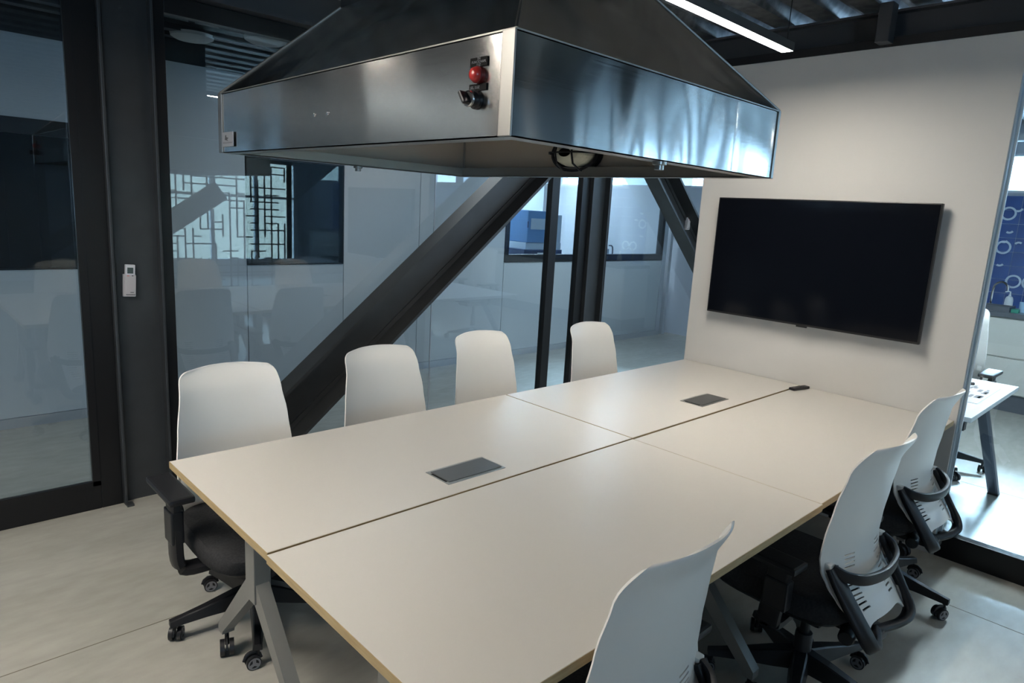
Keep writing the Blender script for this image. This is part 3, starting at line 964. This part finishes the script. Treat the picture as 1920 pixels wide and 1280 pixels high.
def make_chair(star=0.0, arms=True, base=(0, 0), ah=0.0, pad=(.043, -.160, .115), py=0.0):
    r = empty('office_chair')
    link('backrest_shell', shell_mesh(), r)
    # black loop frame: cross band + two struts + lower U
    up = smooth_path([(-.202, -.212, .556), (-.184, -.256, .542), (-.120, -.292, .530), (0, -.308, .526), (.120, -.292, .530), (.184, -.256, .542), (.202, -.212, .556)], 5)
    b_ = MB()
    b_.sweep(up, (.009, .019), up=(0, 0, 1))
    for s_ in (-1, 1):
        st = smooth_path([(s_*.202, -.210, .560), (s_*.199, -.238, .515), (s_*.190, -.288, .440), (s_*.178, -.334, .370), (s_*.156, -.348, .332), (s_*.112, -.342, .316), (s_*.06, -.322, .308), (0, -.30, .304)], 4)
        n_ = len(st)
        b_.sweep(st, [(.027-.004*i/n_, .011+.005*min(1, i/n_*2)) for i in range(n_)], up=(0, -.75, -.66))
    # white clips where the frame meets the shell
    b_.build('back_frame', M['frame_plastic'], r, smooth=True, angle=60)
    for s_ in (-1, 1): MB().box(s_*.203-.015, s_*.203+.015, -.214, -.180, .538, .574, .006).build('frame_clip', M['shell'], r, smooth=True)
    # seat cushion: rounded slab
    n = 40
    def outline(sx, sy, y0, e=3.6):
        o = []
        for i in range(n):
            t = 2*math.pi*i/n
            c, s = math.cos(t), math.sin(t)
            o.append((sx*math.copysign(abs(c)**(2/e), c), y0+sy*math.copysign(abs(s)**(2/e), s)))
        return o
    def slab(layers):
        b_ = MB(); bm = b_.bm; prev = None
        for (sx, sy, y0, zf) in layers:
            ring = [bm.verts.new((x, y, zf(x, y))) for x, y in outline(sx, sy, y0)]
            if prev:
                for i in range(n): bm.faces.new((prev[i], prev[(i+1) % n], ring[(i+1) % n], ring[i]))
            else: bm.faces.new(ring[::-1])
            prev = ring
        return b_, prev
    def ztop(o=0):
        return lambda x, y: .452+o-.012*(1-(x/.24)**2)-.016*max(0, (y-.05)/.25)**2
    b_, last = slab([(.232, .265, .012, lambda x, y: .352), (.247, .280, .012, lambda x, y: .364), (.250, .282, .012, lambda x, y: .412), (.240, .272, .012, ztop(-.018)), (.20, .20, .045, ztop(-.014)), (.12, .12, .045, ztop(-.016))])
    b_.bm.faces.new(last)
    b_.build('seat', M['fabric'], r, smooth=True, angle=60)
    b_, last = slab([(.14, .18, .0, lambda x, y: .312), (.205, .245, .01, lambda x, y: .326), (.236, .268, .012, lambda x, y: .354)])
    b_.bm.faces.new(last)
    b_.build('seat_pan', M['black_plastic'], r, smooth=True)
    # mechanism
    b_ = MB()
    b_.box(-.095, .085, -.16, .12, .262, .330, .015)
    b_.box(-.05, .05, -.33, -.08, .275, .318, .012)
    b_.build('mechanism', M['black_plastic'], r)
    MB().lathe([(0, -.035), (.022, -.034), (.026, -.028), (.026, .028), (.022, .034), (0, .035)], (-.125, -.262, .318), (1, .25, 0), 16).build('tension_knob', M['frame_plastic'], r, smooth=True)
    MB().cyl((.08, .02, .33), (.22, .04, .335), .006).build('lever', M['black_plastic'], r, smooth=True)
    # gas lift
    MB().lathe([(.032, .115), (.030, .20), (.028, .205), (.017, .206), (.017, .29)], (0, 0, 0)).build('gas_lift', M['black_plastic'], r, smooth=True)
    # armrests
    if arms:
        for s_ in (-1, 1):
            b_ = MB()
            x = s_*.305
            b_.sweep(smooth_path([(s_*.10, .02+py, .322), (s_*.20, .02+py, .318), (s_*.280, .015+py, .322), (s_*.304, .01+py, .355), (x, py, .44), (x, -.005+py, .52+ah*.8), (x, -.01+py, .565+ah)], 3),
                     (.037, .018), up=[(0, 0, 1)]*8+[(s_, 0, .3)]*11)
            a_ = b_.build('armrest', M['black_plastic'], r, smooth=True)
            MB().box(x-.022, x+.022, -.048+py, .034+py, .41+ah*.5, .52+ah*.9, .006).build('height_sleeve', M['frame_plastic'], a_)
            b_ = MB(); b_.box(x-pad[0], x+pad[0], pad[1], pad[2], .567+ah, .592+ah, .010)
            b_.build('arm_pad', M['black_plastic'], a_)
    # five star base
    for k in range(5):
        t = star+2*math.pi*k/5
        d = Vector((math.cos(t), math.sin(t), 0)); n2 = Vector((-d.y, d.x, 0))
        b_ = MB(); bm = b_.bm
        secs = [(.02, .034, .085, .155), (.10, .030, .080, .142), (.20, .023, .078, .118), (.29, .017, .072, .100), (.325, .017, .070, .094)]
        rings = []
        for (rr, hw, z0, z1) in secs:
            c = d*rr
            rings.append([bm.verts.new(c+n2*a_+Vector((0, 0, zz))) for a_, zz in ((-hw, z0), (hw, z0), (hw*.75, z1-.004), (hw*.55, z1), (-hw*.55, z1), (-hw*.75, z1-.004))])
        for A, B in zip(rings, rings[1:]):
            for i in range(6): bm.faces.new((A[i], A[(i+1) % 6], B[(i+1) % 6], B[i]))
        bm.faces.new(rings[0][::-1]); bm.faces.new(rings[-1])
        b_.box(0, 0.0001, 0, .0001, .09, .0901)
        b_.build('base_arm', M['black_plastic'], r)
        make_caster_parts(r, (d.x*.31, d.y*.31), t+R(60+k*47), h=.082)
    for c_ in r.children:
        if c_.name.startswith(('base_arm', 'caster', 'gas_lift')):
            c_.location.x += base[0]; c_.location.y += base[1]
    return r


chairA = make_chair(star=R(-6), ah=.035, py=.015)           # arm towards the left of the picture
chairB = make_chair(star=R(273), base=(-.04, -.09), ah=-.018, pad=(.046, -.160, .13), py=-.085)
CH = [  # source, hub x, hub y, heading (0 = faces +y), z lift, label
    ('A', -1.27, .83, 180, 0, 'white backed office chair at the left end of the far side, beside the table corner'),
    ('A', -.545, .85, 181, 0, 'white backed office chair second from left on the far side, before the wide brace'),
    ('A', .165, .93, 181, 0, 'white backed office chair third from left on the far side, by the black post'),
    ('A', 1.02, .86, 180, 0, 'white backed office chair farthest away, in front of the second steel column'),
    ('B', -1.065, -.652, 0, .02, 'white backed office chair nearest the camera, cut off by the lower picture edge'),
    ('B', .108, -.690, -3, 0, 'middle white backed office chair of the near side, black back loop fully in view'),
    ('B', 1.065, -.612, -3, 0, 'white backed office chair on the near side closest to the screen wall'),
    ('B', 3.19, -.33, 90, .17, 'office chair behind the screen wall, only casters and an arm pad showing'),
]
used = set()
for (src, x, y, a, dz_, lab) in CH:
    base = chairA if src == 'A' else chairB
    o = base if src not in used else copy_tree(base)
    used.add(src)
    o.location = (x, y, 0); o.rotation_euler = (0, 0, R(a))
    tag(o, lab, 'chair', 'white backed office chairs')
    if dz_:
        for c in o.children:
            if c.name.startswith('gas_lift'):
                c.scale.z = 1+dz_/.29
            elif not c.name.startswith(('base_arm', 'caster')):
                c.location.z += dz_
            
# ================================================================== right hand room
kc = thing('kitchen_unit', 'run of cream cabinets with grey kickboard against the blue tiled wall', 'cabinet', (5.65, -3.2, 0))
MB().box(.03, .60, -3.0, 3.4, .0, .17).build('kickboard', M['kick'], kc)
MB().box(.02, .60, -3.0, 3.4, .17, .92).build('carcass', M['cabinet'], kc)
for i in range(8):
    y0 = -3.0+i*.8
    if y0 < 1.0: continue
    MB().box(0, .02, y0+.004, y0+.796, .18, .52, .003).build('drawer_front', M['cabinet'], kc)
    MB().box(0, .02, y0+.004, y0+.796, .535, .905, .003).build('drawer_front', M['cabinet'], kc)
tag(MB().box(5.62, 6.27, -6.2, .2, .92, .965, .004).build('worktop', M['worktop']), 'dark grey worktop on the cream cabinets', 'worktop')
sk = thing('sink_tray', 'dark grey shallow tray on the worktop in front of the tap', 'tray', (5.80, -.09, .965))
MB().box(-.14, .10, -.17, .15, 0, .01).box(-.14, -.13, -.17, .15, .01, .05).box(.09, .10, -.17, .15, .01, .05).box(-.13, .13, -.17, -.16, .01, .05).box(-.13, .13, .14, .15, .01, .05).build('tray', M['worktop'], sk)
fc = thing('kitchen_tap', 'chrome swan neck tap before the blue tiles', 'tap', (6.1, -.02, .965))
MB().sweep(smooth_path([(0, 0, 0), (0, 0, .18), (-.01, -.02, .24), (-.02, -.07, .265), (-.03, -.12, .23), (-.03, -.13, .17)], 4), (.011, .011), up=(1, 0, 0)).build('spout', M['chrome'], fc, smooth=True)
MB().lathe([(.025, 0), (.025, .03), (.016, .04)], (0, 0, 0)).build('tap_base', M['chrome'], fc, smooth=True)
bt = thing('soap_bottle', 'white pump bottle standing beside the chrome tap', 'bottle', (6.0, -.185, .965))
MB().lathe([(0, 0), (.036, 0), (.038, .02), (.036, .10), (.028, .125), (.012, .135), (.012, .15)], (0, 0, 0)).build('bottle_body', M['bottle'], bt, smooth=True)
MB().sweep([(0, 0, .15), (0, 0, .178), (-.01, .012, .182), (-.03, .035, .176)], (.006, .006), up=(0, 0, 1)).build('pump', M['bottle'], bt, smooth=True)
cp = thing('cup', 'pale blue cup on the worktop at the right picture edge', 'cup', (5.85, -.335, .965))
MB().lathe([(0, 0), (.03, 0), (.036, .10), (.033, .10), (.028, .005), (0, .005)], (0, 0, 0)).build('cup_body', M['blue_item'], cp, smooth=True)
sp = thing('sponge', 'green sponge beside the pale blue cup', 'sponge', (5.72, -.30, .965))
MB().box(-.04, .04, -.03, .03, 0, .035, .006).build('sponge_body', M['green'], sp)

tag(MB().cyl((6.1, -6, 2.66), (6.1, 1.5, 2.66), .045).build('roof_pipe', M['win_frame'], smooth=True), 'pale pipe running under the roof above the strip window', 'pipe')
# tiled wall
tw = struct_empty('wall_tiled')
MB().box(6.27, 6.299, -6.2, .06, .96, 2.10).build('grout', M['grout'], tw)
tile_me = None
for i in range(12):
    for j in range(8):
        y1 = .055-i*.1505
        z0 = .968+j*.1415
        if tile_me is None:
            o = MB().box(-.006, 0, -.147, 0, 0, .138, .0015).build('tile', M['tile'], tw, loc=(6.27, y1, z0))
            tile_me = o.data
        else:
            o = bpy.data.objects.new('tile', tile_me); COL.objects.link(o); o.parent = tw; o.location = (6.27, y1, z0)
rg = MB()
for i in range(12, 41):
    for j in range(8):
        y1 = .055-i*.1505; z0 = .968+j*.1415
        rg.box(6.264, 6.27, y1-.147, y1, z0, z0+.138)
tag(rg.build('distant_tiles', M['tile'], tw), kind='stuff')
def hoop(y, z, r, label):
    o = thing('wall_ring', label, 'ring', (6.258, y, z), 0, 'pale rings and hooks on the blue tiles')
    pts = [(0, r*math.cos(2*math.pi*i/24), r*math.sin(2*math.pi*i/24)) for i in range(24)]
    MB().sweep(pts, (.010, .006), closed=True, up=(1, 0, 0)).build('ring', M['ring'], o, smooth=True)
    return o
for (y, z, lab) in ((.005, 1.92, 'pale round ring on the blue tiles, topmost of the rings'), (-.005, 1.575, 'pale round ring on the blue tiles, the middle one by the glass edge'),
                    (-.145, 1.235, 'pale round ring on the blue tiles above the soap bottle'), (-.285, 1.235, 'pale round ring on the blue tiles, cut by the right picture edge')):
    hoop(y, z, .060, lab)
def hook(y, z, label, a=0):
    o = thing('wall_hook', label, 'hook', (6.258, y, z), 0, 'pale rings and hooks on the blue tiles')
    o.rotation_euler = (R(a), 0, 0)
    pts = [(0, .034*math.cos(t), .034*math.sin(t)) for t in (R(10), R(35), R(60), R(85), R(110))]
    MB().sweep(pts, (.010, .006), up=(1, 0, 0)).build('hook', M['ring'], o, smooth=True)
for (y, z, a, lab) in ((-.07, 1.98, 180, 'pale curved hook right of the topmost ring'), (-.03, 1.76, 200, 'pale curved hook between the two left rings, upper one'),
                       (.0, 1.66, 200, 'pale curved hook between the two left rings, lower one'), (-.13, 1.60, 20, 'pale curved hook just right of the middle ring'),
                       (.0, 1.42, 200, 'pale curved hook below the middle ring')):
    hook(y, z, lab, a)

# white desk behind the partition
wd = thing('side_desk', 'white desk with slanting steel legs behind the glass to the right', 'desk', (1.78, -.838, 0))
MB().box(0, 1.18, 0, 1.6, .713, .74, .002).build('tabletop', M['desk_white'], wd)
MB().box(-.03, .02, .02, .06, .67, .712).build('end_clip', M['black_plastic'], wd)
for (yb) in (.03, 1.5):
    for (x0, x1) in ((.62, 1.19),):
        MB().sweep([(x1, yb-.01, .012), (x0+(x1-x0)*.1, yb+.06, .705)], (.020, .032), up=(0, 1, 0)).build('leg', M['desk_leg'], wd)
        MB().box(x1-.03, x1+.03, yb-.04, yb+.02, 0, .012, .002).build('foot', M['black_plastic'], wd)
MB().box(.5, .75, .03, 1.57, .68, .712).build('cross_bar', M['desk_leg'], wd)
MB().box(.02, .07, .86, .94, 0, .712).build('leg', M['desk_leg'], wd)
pp = thing('magazine_sheet', 'printed paper sheet lying open on the white side desk', 'paper', (2.46, -.66, .7405), R(0))
MB().box(-.30, .30, -.12, .19, 0, .0015).build('sheet', M['paper'], pp)
b_ = MB()
random.seed(3)
for i in range(26):
    x = random.uniform(-.27, .2); y = random.uniform(-.11, .12)
    b_.box(x, x+random.uniform(.02, .09), y, y+random.uniform(.008, .03), .0015, .0022)
b_.build('print', M['paper_ink'], pp)
mk = thing('marker', 'small red marker lying on the white side desk', 'marker', (2.67, -.60, .751), R(-50))
MB().cyl((-.05, 0, 0), (.03, 0, 0), .009, n=10).build('marker_body', M['red'], mk, smooth=True)
MB().cyl((.03, 0, 0), (.06, 0, 0), .0095, n=10).build('marker_cap', M['black_plastic'], mk, smooth=True)

# ================================================================== behind the viewer: only seen mirrored in glass and steel
dp = thing('cut_out_screen', 'dark cut-out divider screen with a lattice of upright slots, seen mirrored in the glass', 'screen', (.55, -4.0, 0))
W_, H_ = 1.95, 2.15
cell = .105
nx, nz = int(W_/cell), int(H_/cell)
random.seed(11)
b_ = MB()
th = .018
for i in range(nx+1):
    j = 0
    while j < nz:
        Lr = random.choice((2, 3, 4, 5))
        if random.random() < .7:
            b_.box(i*cell-th/2, i*cell+th/2, 0, .02, j*cell, min(nz, j+Lr)*cell+th/2)
        j += Lr
for j in range(nz+1):
    i = 0
    while i < nx:
        Lr = random.choice((1, 1, 2, 3))
        if random.random() < .5 or j in (0, nz):
            b_.box(i*cell-th/2, min(nx, i+Lr)*cell+th/2, .001, .019, j*cell-th/2, j*cell+th/2)
        i += Lr
b_.build('lattice', M['screen_panel'], dp)
MB().box(-.06, 0, -.01, .03, 0, H_+.05).box(W_-.02, W_+.05, -.01, .03, 0, H_+.05).box(0, W_, -.01, .03, H_, H_+.05).build('screen_frame', M['black_frame'], dp)
brace((-.95, .12), (1.35, 1.70), .13, 'dark steel brace far behind the viewer, seen only mirrored in the glass', yw=-3.62)
bx2 = thing('storage_cabinet', 'dark storage cabinet standing behind the viewer, seen mirrored', 'cabinet', (-2.9, -5.0, 0))
MB().box(-1.2, 1.2, -.25, .25, .05, 1.1, .005).build('carcass', M['monitor_black'], bx2)
for k in range(4):
    MB().box(-1.19+k*.6, -.61+k*.6, .25, .268, .07, 1.08, .003).build('cabinet_door', M['kick'], bx2)
